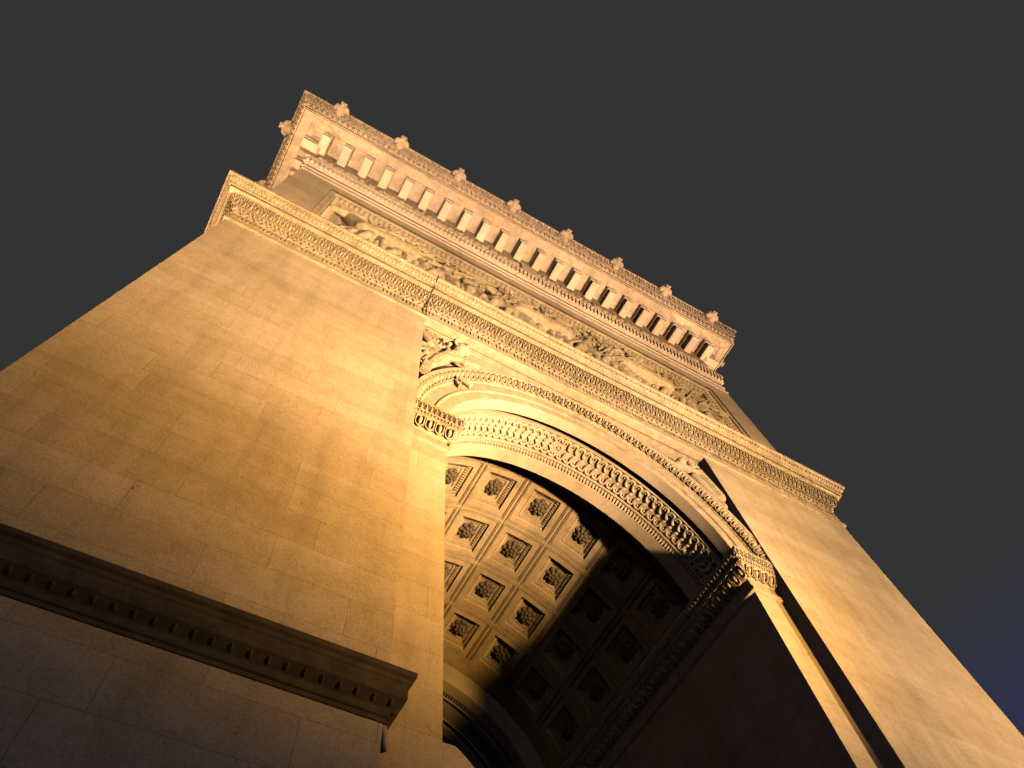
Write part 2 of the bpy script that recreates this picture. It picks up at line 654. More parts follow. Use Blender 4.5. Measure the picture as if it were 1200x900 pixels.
# ---- imposts
IMP = [(-.01, 2.188), (.006, 2.192), (.011, 2.198), (.011, 2.215), (.006, 2.221), (.001, 2.226), (.001, 2.262), (.006, 2.266), (.013, 2.274), (.031, 2.312), (.034, 2.314),
       (.034, 2.317), (.038, 2.317), (.038, 2.343), (.040, 2.345), (.049, 2.374), (.051, 2.376), (.051, 2.392), (-.14, 2.392)]
for side in (0, 1):
    mb = MB()
    if side == 0:
        path = [(PL - .06, YB), (JL, YB), (JL, YE), (JL - .3, YE)]
    else:
        path = [(JR + .3, YE), (JR, YE), (JR, YB), (PR + .06, YB)]
    sweep(mb, path, IMP)
    fr = 0 if side == 0 else 2
    sweep_row(mb, path, (.008, 2.268), (.031, 2.311), .0365, OVOLO, .014, segs=[fr, 1], fill=.97)
    sweep_row(mb, path, (.041, 2.346), (.0495, 2.375), .0195, OVOLO, .009, segs=[fr, 1], fill=.92)
    sweep_row(mb, path, (.0385, 2.322), (.0385, 2.338), .013, BOX, .0045, segs=[fr, 1], fill=.6)
    mb.build('impost', M_CARVE, ARCH, auto=True)

# ---- lower cornice round the front block
LOWPATH = [(XL, Y1), (XL, YF), (XR, YF), (XR, Y1)]
mb = MB()
LOW = [(-.03, 3.2595), (.006, 3.260), (.011, 3.265), (.011, 3.282), (.004, 3.286), (.003, 3.335), (.004, 3.336), (-.035, 3.337), (-.035, 3.392), (.004, 3.393), (.006, 3.396),
       (.006, 3.418), (.003, 3.420), (.003, 3.428), (.010, 3.432), (.028, 3.462), (.050, 3.500), (.056, 3.510), (.060, 3.512), (.0745, 3.512), (.0745, 3.556), (.080, 3.556), (.080, 3.528), (.084, 3.528),
       (.086, 3.545), (.092, 3.556), (.097, 3.560), (.099, 3.561), (.108, 3.578), (.113, 3.580), (.115, 3.583), (.118, 3.586), (.118, 3.607), (-.03, 3.612)]
sweep(mb, LOWPATH, LOW)
LIM = 2.3
# slotted band in groups of four
for seg in (0, 1, 2):
    pts = offset_path(LOWPATH, 0)
    p, q = Vector(pts[seg]), Vector(pts[seg + 1])
    ln = (q - p).length
    d = (q - p) / ln
    nr = Vector((d.y, -d.x))
    ng = round(ln / .0985)
    for g in range(ng):
        s0 = ln * g / ng
        w = ln / ng
        for (a, b_) in ((-.01, .24), (.31, .43), (.50, .62), (.69, .81), (.88, 1.01)):
            c = p + d * (s0 + w * (a + b_) / 2)
            mb.tpl(BOX, (c.x - nr.x * .035, c.y - nr.y * .035, 3.3645), Vector((d.x, d.y, 0)) * w * (b_ - a), Vector((0, 0, .0545)), Vector((nr.x, nr.y, 0)) * .0395)
sweep_row(mb, LOWPATH, (.006, 3.398), (.006, 3.416), .0312, BOX, .006, fill=.62, lim=LIM)
sweep_row(mb, LOWPATH, (.010, 3.433), (.021, 3.451), .0208, OVOLO, .011, lim=LIM, jit=.12, fill=.9)
sweep_row(mb, LOWPATH, (.022, 3.452), (.039, 3.482), .0312, PALM, .012, lim=LIM, jit=.10)
sweep_row(mb, LOWPATH, (.040, 3.483), (.055, 3.509), .0208, PALM, .011, lim=LIM, jit=.10)
sweep_row(mb, LOWPATH, (.004, 3.421), (.010, 3.432), .0208, EGGLO, .008, lim=LIM, fill=.7, jit=.1)
sweep_row(mb, LOWPATH, (.086, 3.546), (.097, 3.561), .0205, LEAF, .004, fill=.8, lim=LIM, jit=.2)
sweep_row(mb, LOWPATH, (.0985, 3.562), (.108, 3.578), .031, PALM, .006, fill=.85, lim=LIM, jit=.2)
# soffit over the recessed bay with a sunk panel
mb.quad((PL - .02, YF + .004, 3.2605), (PR + .02, YF + .004, 3.2605), (PR + .02, YF + .012, 3.2605), (PL - .02, YF + .012, 3.2605))
mb.quad((PL, YF + .012, 3.2605), (PR, YF + .012, 3.2605), (PR, YF + .012, 3.268), (PL, YF + .012, 3.268))
mb.quad((PL, YF + .012, 3.268), (PR, YF + .012, 3.268), (PR, YF + .044, 3.268), (PL, YF + .044, 3.268))
mb.quad((PL, YF + .044, 3.268), (PR, YF + .044, 3.268), (PR, YF + .044, 3.2605), (PL, YF + .044, 3.2605))
mb.quad((PL, YF + .044, 3.2605), (PR, YF + .044, 3.2605), (PR, YB + .01, 3.2605), (PL, YB + .01, 3.2605))
LOWC = mb.build('lower_cornice', M_CARVE, ARCH, auto=True)

# lightning conductor running over the cornice at the pier joint
mb = MB()
cpts = [(.432, 4.108), (.42, 3.909), (.413, 3.765), (.403, 3.595), (.397, 3.484), (.388, 3.40)]
yz = [.878, .918, .945, .972, .990, .990]
path3 = [(x / 1.0 * y if False else .388, y, z) for (x, _), y, z in zip(cpts, [.878, .880, .921, .9215, .944, .986, .9860, .9940], [3.612, 3.584, 3.555, 3.510, 3.508, 3.420, 3.36, 3.26])]
path3 = [(.392, .8785, 3.610), (.392, .8785, 3.584), (.391, .915, 3.552), (.391, .918, 3.509), (.390, .942, 3.505), (.389, .975, 3.43), (.389, .987, 3.40), (.389, .9875, 3.30), (.3885, .9855, 3.262)]
rows = []
for x, y, z in path3:
    rows.append([(x + .003 * cos(a), y - .002 + .003 * sin(a) * .7, z + .003 * sin(a) * .7) for a in [2 * pi * k / 6 for k in range(6)]])
mb.grid(rows, close=True)
mb.build('lightning_conductor', M_CABLE, ARCH, smooth=True)

# ---- attic storey with the framed battle relief
FL, FR, FT, FB = -.325, 2.725, 4.94, 3.66      # frame outer edge
mb = MB()
mb.box(XL, FL, YA, YA + .4, 3.60, 5.10, 'tk')
mb.box(FR, XR, YA, YA + .4, 3.60, 5.10, 'tk')
mb.box(FL, FR, YA, YA + .4, FT, 5.10, 'tklr')
mb.box(FL, FR, YA, YA + .4, 3.60, FB, 'klr')
mb.box(XL, XR, YA + .399, Y1, 3.60, 5.10, 't')
mb.build('attic_wall', M_ASH, ARCH)
mb = MB()


def frame(ins0, y0, ins1, y1):
    a = [(FL + ins0, y0, FB), (FL + ins0, y0, FT - ins0), (FR - ins0, y0, FT - ins0), (FR - ins0, y0, FB)]
    b = [(FL + ins1, y1, FB), (FL + ins1, y1, FT - ins1), (FR - ins1, y1, FT - ins1), (FR - ins1, y1, FB)]
    mb.grid([a, b])


FP = [(0, YA + .006), (.006, YA + .008), (.034, YA + .008), (.036, YA + .016), (.044, YA + .018), (.092, YA + .044), (.094, YA + .048), (.104, YA + .048), (.106, YA + .056),
      (.135, YA + .056), (.138, YA + .064), (.152, YA + .065), (.156, YA + .072)]
frame(0, YA - .0005, 0, YA + .006)
for (i0, y0), (i1, y1) in zip(FP, FP[1:]):
    frame(i0, y0, i1, y1)
# leaves on the splay: top, left, right
im, ym = .068, YA + .031
V0 = math.hypot(.048, .026)
nt_ = 84
for k in range(nt_):
    x = FL + im + (FR - FL - 2 * im) * (k + .5) / nt_
    pw = (FR - FL - 2 * im) / nt_
    mb.tpl(LEAF, (x, ym, FT - im), Vector((pw * .95, 0, 0)), Vector((0, -.026, .048)) * .9, Vector((0, -.048, -.026)).normalized() * .013)
    mb.tpl(EGGLO, (x + pw / 2, YA + .050, FT - .099), Vector((pw * .5, 0, 0)), Vector((0, 0, .010)), Vector((0, -.008, 0)))
for sgn, xx in ((1, FL + im), (-1, FR - im)):
    for k in range(28):
        z = 3.75 + (FT - im - 3.75) * (k + .5) / 28
        mb.tpl(LEAF, (xx, ym, z), Vector((0, 0, .04)), Vector((-sgn * .048, -.026, 0)) * .9, Vector((sgn * .026, -.048, 0)).normalized() * .013)
mb.build('relief_frame', M_CARVE, ARCH, auto=True)
mb = MB()
mb.quad((FL + .15, YA + .072, FB), (FR - .15, YA + .072, FB), (FR - .15, YA + .072, FT - .15), (FL + .15, YA + .072, FT - .15))
RELIEF = mb.build('battle_relief', M_SOFF, ARCH)

# ---- upper entablature round the whole block
TOPPATH = [(XL, Y3), (XL, YA), (XR, YA), (XR, Y3)]
mb = MB()
ARCHITRAVE = [(-.03, 5.085), (.004, 5.086), (.007, 5.092), (.007, 5.108), (.001, 5.112), (.002, 5.178), (.006, 5.180), (.009, 5.186), (.007, 5.192), (.007, 5.262), (.012, 5.266), (.012, 5.284), (.016, 5.288),
              (.020, 5.292), (.030, 5.335), (.036, 5.368), (.041, 5.370), (.044, 5.374), (.046, 5.420), (.042, 5.428), (.012, 5.436), (-.05, 5.44)]
sweep(mb, TOPPATH, ARCHITRAVE)
sweep_row(mb, TOPPATH, (.021, 5.294), (.036, 5.366), .0325, t_join((BOX, (0, 0, 0), (.52, 1, 1)), (EGGLO, (.5, -.1, 0), (.3, .5, .6))), .014, lim=LIM)
sweep_row(mb, TOPPATH, (.012, 5.268), (.012, 5.282), .014, EGGLO, .005, fill=.8, lim=1.6)
sweep_row(mb, TOPPATH, (.006, 5.181), (.008, 5.189), .011, EGGLO, .003, fill=.8, lim=1.6)
mb.build('architrave', M_SOFF, ARCH, auto=True)

# frieze wall and corona
ZS, ZBL = 5.93, 5.77
mb = MB()
sweep(mb, TOPPATH, [(-.05, 5.438), (.012, 5.438), (.012, 5.735), (.018, 5.738), (.018, 5.752), (.014, 5.755), (.014, ZS + .02)])
FRIEZE = mb.build('frieze', M_DARKER, ARCH)
mb = MB()
TOP = [(.014, ZS), (.158, ZS), (.158, ZS + .006), (.163, ZS + .006), (.163, ZS - .001), (.236, ZS - .001), (.2365, ZS + .012), (.241, ZS + .012), (.2415, ZS - .008), (.249, ZS - .008), (.250, ZS + .050), (.254, ZS + .054),
       (.258, ZS + .058), (.272, ZS + .106), (.275, ZS + .110), (.279, ZS + .112), (.280, ZS + .128), (.284, ZS + .130), (.292, ZS + .150), (.306, ZS + .190), (.320, ZS + .228), (.323, ZS + .230), (.327, ZS + .234), (.327, ZS + .262), (-.3, ZS + .275)]
sweep(mb, TOPPATH, TOP)
sweep_row(mb, TOPPATH, (.258, ZS + .060), (.272, ZS + .105), .0425, OVOLO, .017, lim=LIM)
sweep_row(mb, TOPPATH, (.280, ZS + .113), (.280, ZS + .127), .017, EGGLO, .006, fill=.8, lim=LIM)
sweep_row(mb, TOPPATH, (.286, ZS + .136), (.319, ZS + .226), .055, PALM, .010, fill=.8, lim=LIM, jit=.25)
for k in range(23):
    x = CX + .044 + (k - 11) * .1675
    mb.box(x - .0016, x + .0016, YA - .2355, YA - .1640, ZS - .0026, ZS - .0004)
TOPC = mb.build('upper_cornice', M_CARVE, ARCH, auto=True)
PIT = .1675
mb = MB()
for k in range(-1, 24):
    x = CX + .004 + (k - 11) * PIT + .04
    pass
mb = MB()
d_ = Vector((.045, 0, -.030)).normalized()
rows = []
for f in (0, .02, .98, 1.0):
    r = .012 if 0 < f < 1 else .006
    rows.append([tuple(Vector((.570, 1.012, 2.775)) + d_ * .062 * f + Vector((-d_.z, 0, d_.x)) * r * cos(2 * pi * k / 10) + Vector((0, 1, 0)) * r * sin(2 * pi * k / 10)) for k in range(10)])
mb.grid(rows, close=True)
mb.poly(rows[0]); mb.poly(rows[-1])
mb.box(.578, .590, 1.012, 1.045, 2.755, 2.768)
mb.build('bracket', M_SOFF, ARCH)
# modillions: one mesh, copied
def modillion_mesh():
    mb = MB()
    w, y0, y1 = .034, -.0735, .0735
    b = .004
    prof = [(w - b * 2, ZBL), (w, ZBL + .007), (w, ZBL + .050), (w - .005, ZBL + .056), (w - .005, ZBL + .098), (w, ZBL + .104), (w + .003, ZBL + .125), (w + .003, ZS)]
    rows = []
    for ww, z in prof:
        e = w - ww
        rows.append([(-ww, y1, z - ZBL), (-ww, y0 + e, z - ZBL), (ww, y0 + e, z - ZBL), (ww, y1, z - ZBL)])
    mb.grid(rows)
    mb.quad((-w + 2 * b, y0 + 2 * b, 0), (w - 2 * b, y0 + 2 * b, 0), (w - 2 * b, y1, 0), (-w + 2 * b, y1, 0))
    me = bpy.data.meshes.new('modillion')
    me.from_pydata([(x * S, y * S, z * S) for x, y, z in mb.v], [], mb.f)
    import bmesh
    bm = bmesh.new(); bm.from_mesh(me)
    bmesh.ops.remove_doubles(bm, verts=bm.verts, dist=.0008)
    bmesh.ops.recalc_face_normals(bm, faces=bm.faces)
    bm.to_mesh(me); bm.free()
    me.materials.append(M_SOFF)
    return me


MOD = modillion_mesh()
YM = YA - .158 + .0735
for k in range(22):
    link('modillion', MOD, TOPC, P(CX + .004 + (k - 10.5) * PIT, YM, ZBL))
for sx in (-1, 1):
    for k in range(5):
        o = link('modillion', MOD, TOPC, P((XL - .158 + .0735) if sx < 0 else (XR + .158 - .0735), YA - .033 + k * PIT, ZBL))
        o.rotation_euler = (0, 0, -pi / 2 if sx < 0 else pi / 2)


# ------------------------------------------------------------------ sculpture: blobs fused by a voxel remesh
class Clay:
    def __init__(self):
        self.b = []

    def ball(self, c, r, sc_=(1, 1, 1)):
        self.b.append((Vector(c), r, sc_))

    def limb(self, a, b, r0, r1):
        a, b = Vector(a), Vector(b)
        n = max(2, int((b - a).length / (min(r0, r1) * .55)) + 1)
        for i in range(n + 1):
            f = i / n
            self.ball(a.lerp(b, f), r0 + (r1 - r0) * f)

    def mesh(self, name, vox, mat, origin=(0, 0, 0), world=True, smooth=3):
        vs, fs = [], []
        for c, r, s3 in self.b:
            n = len(vs)
            nu, nv = 10, 6
            for j in range(1, nv):
                a = pi * j / nv
                for i in range(nu):
                    bb = 2 * pi * i / nu
                    vs.append((c.x + r * s3[0] * sin(a) * cos(bb), c.y + r * s3[1] * sin(a) * sin(bb), c.z + r * s3[2] * cos(a)))
            t_, b_ = len(vs), len(vs) + 1
            vs.append((c.x, c.y, c.z + r * s3[2])); vs.append((c.x, c.y, c.z - r * s3[2]))
            for j in range(nv - 2):
                for i in range(nu):
                    i2 = (i + 1) % nu
                    fs.append((n + j * nu + i, n + (j + 1) * nu + i, n + (j + 1) * nu + i2, n + j * nu + i2))
            for i in range(nu):
                i2 = (i + 1) % nu
                fs.append((t_, n + i, n + i2))
                fs.append((b_, n + (nv - 2) * nu + i2, n + (nv - 2) * nu + i))
        me = bpy.data.meshes.new(name + '_clay')
        me.from_pydata([tuple(x * S for x in v) for v in vs], [], fs)
        o = bpy.data.objects.new(name + '_clay', me)
        col.objects.link(o)
        m = o.modifiers.new('r', 'REMESH')
        m.mode = 'VOXEL'
        m.voxel_size = vox * S
        m2 = o.modifiers.new('s', 'SMOOTH')
        m2.factor = .5
        m2.iterations = smooth
        dg = bpy.context.evaluated_depsgraph_get()
        out = bpy.data.meshes.new_from_object(o.evaluated_get(dg))
        out.name = name
        bpy.data.objects.remove(o)
        bpy.data.meshes.remove(me)
        for p in out.polygons:
            p.use_smooth = True
        out.materials.clear()
        out.materials.append(mat)
        return out


# lion heads on the gutter
def lion_clay():
    c = Clay()
    u = .040
    c.ball((0, 0, 0), u * .92, (1.0, .9, 1.0))
    c.limb((0, -.008, .002), (0, -.030, -.010), u * .56, u * .48)        # muzzle
    c.ball((0, -.038, -.002), u * .25)                                  # nose
    c.limb((0, -.028, -.022), (0, -.034, -.028), u * .36, u * .28)      # jaw
    for s in (-1, 1):
        c.ball((s * .013, -.040, -.016), u * .24)                       # cheeks
        c.ball((s * .017, -.032, .016), u * .20)                        # brow
        c.ball((s * .030, -.006, .030), u * .26)                        # ear
    rnd = random.Random(3)
    for k in range(15):                                                 # mane locks
        a = -pi * .15 + 1.3 * pi * k / 14
        c.limb((.034 * cos(a), -.010 + rnd.uniform(-.008, .008), .034 * sin(a)), (.052 * cos(a + .12), .012, .044 * sin(a + .12)), u * .32, u * .26)
    for k in range(9):
        a = pi * 1.05 + pi * .9 * k / 8
        c.limb((.028 * cos(a), -.012, .030 * sin(a)), (.040 * cos(a), .010, .052 * sin(a)), u * .25, u * .17)
    c.limb((0, .0, 0), (0, .05, -.03), u * .95, u * .85)
    c.limb((-.03, .0, -.012), (.03, .0, -.012), u * .62, u * .62)
    return c.mesh('lion_head', .0042, M_CARVE, smooth=1)


LION = lion_clay()
for v in LION.vertices:
    v.co *= 1.12
ZL = ZS + .215
for k in range(8):
    link('lion_head', LION, TOPC, P(CX + .004 + (k - 3.5) * .507, YA - .340, ZL))
for sx in (-1, 1):
    for k in range(4):
        o = link('lion_head', LION, TOPC, P((XL - .340) if sx < 0 else XR + .340, YA - .01 + k * .507, ZL))
        o.rotation_euler = (0, 0, -pi / 2 if sx < 0 else pi / 2)


# relief figures of the battle panel
YR0 = YA + .072


def soldier(c, x, z0, h, lean, rnd, hat=True, wpn=True, yy=YR0 - .030):
    z0 += UP * (yy == YR0 - .030)
    d = lambda a, b, q=0: (x + a * h, yy + q * h, z0 + b * h)
    l = lean
    hip = d(l * .1, .50)
    ch = d(l * .30, .76)
    nk = d(l * .38, .86)
    hd = d(l * .45, .94, -.03)
    c.limb(hip, ch, .085 * h, .105 * h)
    c.limb(ch, nk, .07 * h, .045 * h)
    c.ball(hd, .068 * h, (.9, 1, 1.15))
    if hat:
        c.limb(d(l * .45 - .09, 1.0, -.03), d(l * .45 + .09, 1.0, -.03), .035 * h, .035 * h)
        c.ball(d(l * .47, 1.03, -.03), .055 * h)
    st = rnd.uniform(.12, .26)
    for s in (-1, 1):
        kn = d(l * .1 + s * st * .6, .27, -.05)
        c.limb(hip, kn, .075 * h, .055 * h)
        c.limb(kn, d(s * st, .02, 0), .05 * h, .035 * h)
        a = rnd.uniform(-.6, .9)
        el = d(l * .3 + s * .17, .70 + .12 * a, -.06)
        hn = d(l * .3 + s * (.17 + .12 * cos(a)) + .05 * l, .70 + .22 * a, -.09)
        c.limb(d(l * .3 + s * .10, .80), el, .04 * h, .035 * h)
        c.limb(el, hn, .033 * h, .028 * h)
    if hat:
        for k in range(4):
            c.limb(d(l * .47 - .06 + .04 * k, 1.06, -.05), d(l * .47 - .10 + .06 * k, 1.12 + .01 * (k % 2), -.05), .014 * h, .010 * h)
    c.ball(d(l * .45 + .055, .95, -.085), .016 * h); c.ball(d(l * .45 - .035, .95, -.09), .016 * h)
    for k in range(3):
        c.limb(d(l * .3 - .10 + .07 * k, .84, -.10), d(l * .2 - .09 + .07 * k, .60, -.10), .010 * h, .008 * h)
        c.limb(d(l * .3 - .13 + .11 * k, .865, -.05), d(l * .3 - .10 + .11 * k, .83, -.09), .022 * h, .016 * h)
    # coat tails, cross belt, knapsack
    for k in range(4):
        c.limb(d(l * .1 - .07 + .045 * k, .52, -.05), d(l * .05 - .16 + .10 * k - .1 * l, .30, -.03), .030 * h, .018 * h)
    c.limb(d(l * .22 - .08, .80, -.09), d(l * .14 + .09, .56, -.09), .020 * h, .018 * h)
    c.ball(d(l * .26 - .12 * (1 if l > 0 else -1), .74, .02), .075 * h, (1, 1, 1.1))
    c.ball(d(l * .47 + .02 * (1 if l > 0 else -1), .93, -.095), .022 * h)
    if wpn:
        a = rnd.uniform(.2, 1.2) * (1 if l > 0 else -1)
        p = Vector(d(l * .35 + .12, .72, -.10))
        dr = Vector((cos(a) * .32 * h, 0, sin(abs(a)) * .32 * h))
        c.limb(p - dr, p + dr, .016 * h, .012 * h)


def horse(c, x, z0, h, sgn, rnd, rider=True, yy=YR0 - .032):
    z0 += UP
    d = lambda a, b, q=0: (x + sgn * a * h, yy + q * h, z0 + b * h)
    c.limb(d(-.42, .58), d(.30, .66), .17 * h, .16 * h)
    c.limb(d(.32, .70), d(.56, 1.02), .13 * h, .085 * h)
    c.limb(d(.55, 1.05, -.03), d(.80, .90, -.05), .075 * h, .045 * h)
    c.ball(d(.52, 1.12, -.02), .035 * h)
    for k in range(6):
        f = k / 5
        c.ball(d(.24 + .28 * f, .82 + .28 * f), .055 * h)
    for a, b_ in ((.30, .62), (.18, .5), (-.40, .42), (-.50, .55)):
        k = rnd.uniform(-.1, .15)
        c.limb(d(a, b_), d(a + k + .05, .30), .075 * h, .05 * h)
        c.limb(d(a + k + .05, .30), d(a + k * .2 - .02, .03), .045 * h, .035 * h)
    c.limb(d(-.50, .66), d(-.70, .40), .05 * h, .03 * h)
    if rider:
        soldier(c, x - sgn * .05 * h, z0 + .42 * h, .92 * h, sgn * .35, rnd, yy=yy - .01)


rnd = random.Random(11)
groups_ = []
def flush(cl):
    me = cl.mesh('relief_figure', .0036, M_CARVE, smooth=0)
    link('relief_figure', me, RELIEF)
    off = Vector((0, 0, H0))
    for v in me.vertices:
        v.co += off


ZB = 3.98
UP = .13
def G(): return Clay()
# left: wounded horse and rider, cannon, fallen men; middle: officers and drums; right: charge with muskets
for k in range(17):                                        # a second rank, half sunk in the ground of the relief
    c = G()
    soldier(c, -.06 + .155 * k + rnd.uniform(-.03, .03), 4.17 + rnd.uniform(-.06, .05), .49, rnd.choice((-.5, .3, .5, .7)), rnd, yy=YR0 - .012)
    flush(c)
c = G(); horse(c, .10, 4.02, .44, -1, rnd, False); flush(c)
c = G(); soldier(c, .02, 4.04, .55, .5, rnd); flush(c)
c = G(); soldier(c, .17, 3.98, .50, .9, rnd); c.limb((.10, YR0 - .05, 4.56), (.24, YR0 - .06, 4.74), .007, .005); flush(c)
c = G(); soldier(c, .33, 4.02, .52, -.4, rnd); c.ball((.39, YR0 - .03, 4.48), .062, (1, .8, 1)); flush(c)
c = G(); soldier(c, .47, 3.96, .52, .5, rnd); flush(c)
c = G()
for k in range(10):                                       # gun carriage wheel
    a = 2 * pi * k / 10
    c.limb((.60 + .09 * cos(a), YR0 - .03, 4.45 + .09 * sin(a)), (.60 + .09 * cos(a + .63), YR0 - .03, 4.45 + .09 * sin(a + .63)), .013, .013)
    if k % 2 == 0:
        c.limb((.60, YR0 - .03, 4.45), (.60 + .09 * cos(a), YR0 - .03, 4.45 + .09 * sin(a)), .009, .009)
c.limb((.50, YR0 - .05, 4.42), (.78, YR0 - .06, 4.56), .030, .022)
flush(c)
c = G(); soldier(c, .74, 4.02, .48, -.7, rnd); flush(c)
c = G(); soldier(c, .88, 4.00, .56, .3, rnd); flush(c)
c = G(); soldier(c, 1.02, 3.98, .52, -.3, rnd); flush(c)
c = G(); horse(c, 1.22, 4.00, .46, 1, rnd, True); flush(c)
c = G(); soldier(c, 1.47, 4.0, .54, .6, rnd); flush(c)
c = G(); soldier(c, 1.60, 3.97, .50, .9, rnd); c.limb((1.55, YR0 - .06, 4.42), (1.78, YR0 - .08, 4.76), .007, .005); flush(c)
c = G(); soldier(c, 1.74, 4.0, .57, -.5, rnd); flush(c)
c = G(); horse(c, 1.93, 3.98, .47, -1, rnd, True); flush(c)
c = G(); soldier(c, 2.11, 4.0, .53, .7, rnd); flush(c)
c = G(); soldier(c, 2.24, 3.98, .52, .3, rnd); c.ball((2.30, YR0 - .03, 4.50), .05); flush(c)
c = G(); soldier(c, 2.38, 4.02, .50, -.8, rnd); flush(c)
c = G(); soldier(c, 2.49, 3.96, .50, -.5, rnd); flush(c)

# small procession on the frieze: only a sliver of it shows between the architrave and the modillions
c = Clay()
rnd = random.Random(5)
x = XL + .02
yf = YA - .012
i = 0
while x < XR - .02:
    if not (1.12 < x < 1.29):
        h = rnd.uniform(.9, 1.05)
        zt = 5.70 * 1 + rnd.uniform(-.03, .02)
        c.ball((x, yf - .004, zt), .016 * h)
        c.limb((x + rnd.uniform(-.008, .008), yf - .002, zt - .035), (x + rnd.uniform(-.015, .015), yf, zt - .13), .022, .026)
        if rnd.random() < .45:
            c.limb((x + .015, yf - .004, zt - .05), (x + rnd.choice((-1, 1)) * .035, yf - .008, zt + rnd.uniform(-.02, .03)), .010, .008)
        if rnd.random() < .25:
            c.limb((x + .018, yf - .002, zt - .10), (x + .018, yf - .002, zt + .04), .005, .005)
    x += rnd.uniform(.030, .048)
    i += 1
me = c.mesh('frieze_figures', .0052, M_DARKER, smooth=1)
for v in me.vertices:
    v.co += Vector((0, 0, H0))
link('frieze_figures', me, FRIEZE)
mb = MB()
mb.box(1.135, 1.275, YA - .030, YA - .01, 5.50, 5.728)
mb.build('frieze_tablet', M_SOFF, FRIEZE)

# ---- spandrel figures
def wing(c, root, tips, y):
    for (tx, tz, r) in tips:
        c.limb((root[0], y, root[1]), (tx, y - .004, tz), r * 1.25, r)


c = Clay()
yy = YB - .014
c.ball((.572, yy - .034, 3.085), .038, (.95, 1, 1.1))                    # head
for k in range(9):                                                      # curled hair
    a = .3 + 2.6 * k / 8
    c.ball((.562 + .046 * cos(a + .8), yy - .020, 3.090 + .044 * sin(a + .8)), .0130)
c.limb((.556, yy - .016, 3.065), (.520, yy - .010, 3.00), .022, .031)     # neck to chest
c.limb((.520, yy - .012, 3.00), (.468, yy - .006, 2.90), .033, .034)      # torso
c.limb((.468, yy - .006, 2.90), (.425, yy - .004, 2.76), .032, .026)      # hips, thigh following the archivolt
c.limb((.425, yy - .004, 2.76), (.395, yy, 2.62), .025, .018)
c.limb((.535, yy - .026, 3.005), (.598, yy - .030, 2.985), .020, .018)    # raised forearm over the moulding
c.limb((.598, yy - .030, 2.985), (.665, yy - .022, 3.030), .017, .013)
c.limb((.495, yy - .024, 2.955), (.560, yy - .030, 2.975), .019, .016)
for k in range(7):                                                      # drapery folds
    f = k / 6
    c.limb((.455 + .05 * f, yy - .028, 2.955 - .03 * f), (.400 + .05 * f, yy - .012, 2.80 - .01 * f), .009, .008)
    c.limb((.56 + .02 * f, yy - .012, 2.985 + .03 * f), (.66 + .06 * f, yy - .004, 2.995 + .06 * f), .010, .007)
wing(c, (.480, 3.00), [(.390, 3.18, .018), (.402, 3.13, .020), (.418, 3.20, .014), (.440, 3.17, .016), (.462, 3.19, .013), (.485, 3.17, .012), (.400, 3.06, .020), (.396, 3.00, .018)], yy - .006)
for k in range(9):                                                      # feathers
    f = k / 8
    c.limb((.385 + .016 * k, yy - .022, 3.085 + .020 * sin(k * 1.7)), (.380 + .020 * k, yy - .010, 3.215 - .03 * f + .015 * sin(k * 2.3)), .0075, .005)
    c.limb((.392 + .008 * k, yy - .030, 2.905 + .006 * k), (.384 + .009 * k, yy - .018, 2.985 + .004 * k), .0055, .0045)
for k in range(8):
    a = -1.1 + 3.6 * k / 7
    c.ball((.566 + .045 * cos(a + .5), yy - .040, 3.090 + .046 * sin(a + .5)), .0125)
    c.ball((.566 + .030 * cos(a + .9), yy - .066, 3.092 + .034 * sin(a + .9)), .0105)
c.limb((.43, yy - .02, 3.02), (.40, yy - .028, 3.07), .022, .016)
c.ball((.600, yy - .046, 3.092), .009); c.ball((.590, yy - .048, 3.080), .009)
for k in range(6):
    f = k / 5
    c.limb((.395 + .02 * f, yy - .030, 2.66 + .14 * f), (.425 + .02 * f, yy - .030, 2.64 + .14 * f), .008, .007)
for k in range(14):
    c.ball((.386 + .0065 * k, yy - .008 - .006 * (k % 3), 2.90 + .10 * ((k * 7) % 5) / 5), .018)
    c.limb((.384 + .006 * k, yy - .012, 2.80 + .012 * k), (.380 + .004 * k, yy - .016, 2.90 + .008 * k), .007, .006)
c.limb((.70, yy - .006, 3.06), (.80, yy - .002, 3.075), .010, .006)
for k in range(7):
    c.ball((.76 + .02 * k, yy - .006 + .002 * (k % 2), 3.085 + .012 * sin(k * 1.9)), .008)
me = c.mesh('spandrel_figure', .0030, M_CARVE, smooth=0)
for v in me.vertices:
    v.co += Vector((0, 0, H0))
o = link('spandrel_figure', me, ARCH)
o['label'] = 'winged reclining figure carved in the left spandrel'
# right spandrel: mirrored figure, mostly hidden behind the pier; legs and a scrolled drapery show
c = Clay()
mx = lambda x: 2 * CX - x
c.ball((1.80, yy - .018, 3.10), .026)
for k in range(14):
    a = k * .62
    r = .030 - .0016 * k
    c.ball((1.896 + r * cos(a), yy - .012, 3.155 + r * sin(a)), .010)
    c.ball((1.80 + r * cos(a), yy - .012, 3.09 + r * sin(a)), .009)
c.limb((1.80, yy - .006, 3.08), (1.90, yy - .006, 3.06), .022, .030)
c.limb((1.90, yy - .004, 3.08), (1.96, yy - .004, 2.90), .034, .034)
c.limb((1.86, yy - .004, 3.02), (1.95, yy - .004, 2.82), .026, .022)
c.limb((1.70, yy, 3.095), (1.80, yy, 3.07), .010, .016)
me = c.mesh('spandrel_figure', .0030, M_CARVE, smooth=0)
for v in me.vertices:
    v.co += Vector((0, 0, H0))
o = link('spandrel_figure', me, ARCH)
o['label'] = 'scrolled foot of the figure carved in the right spandrel'

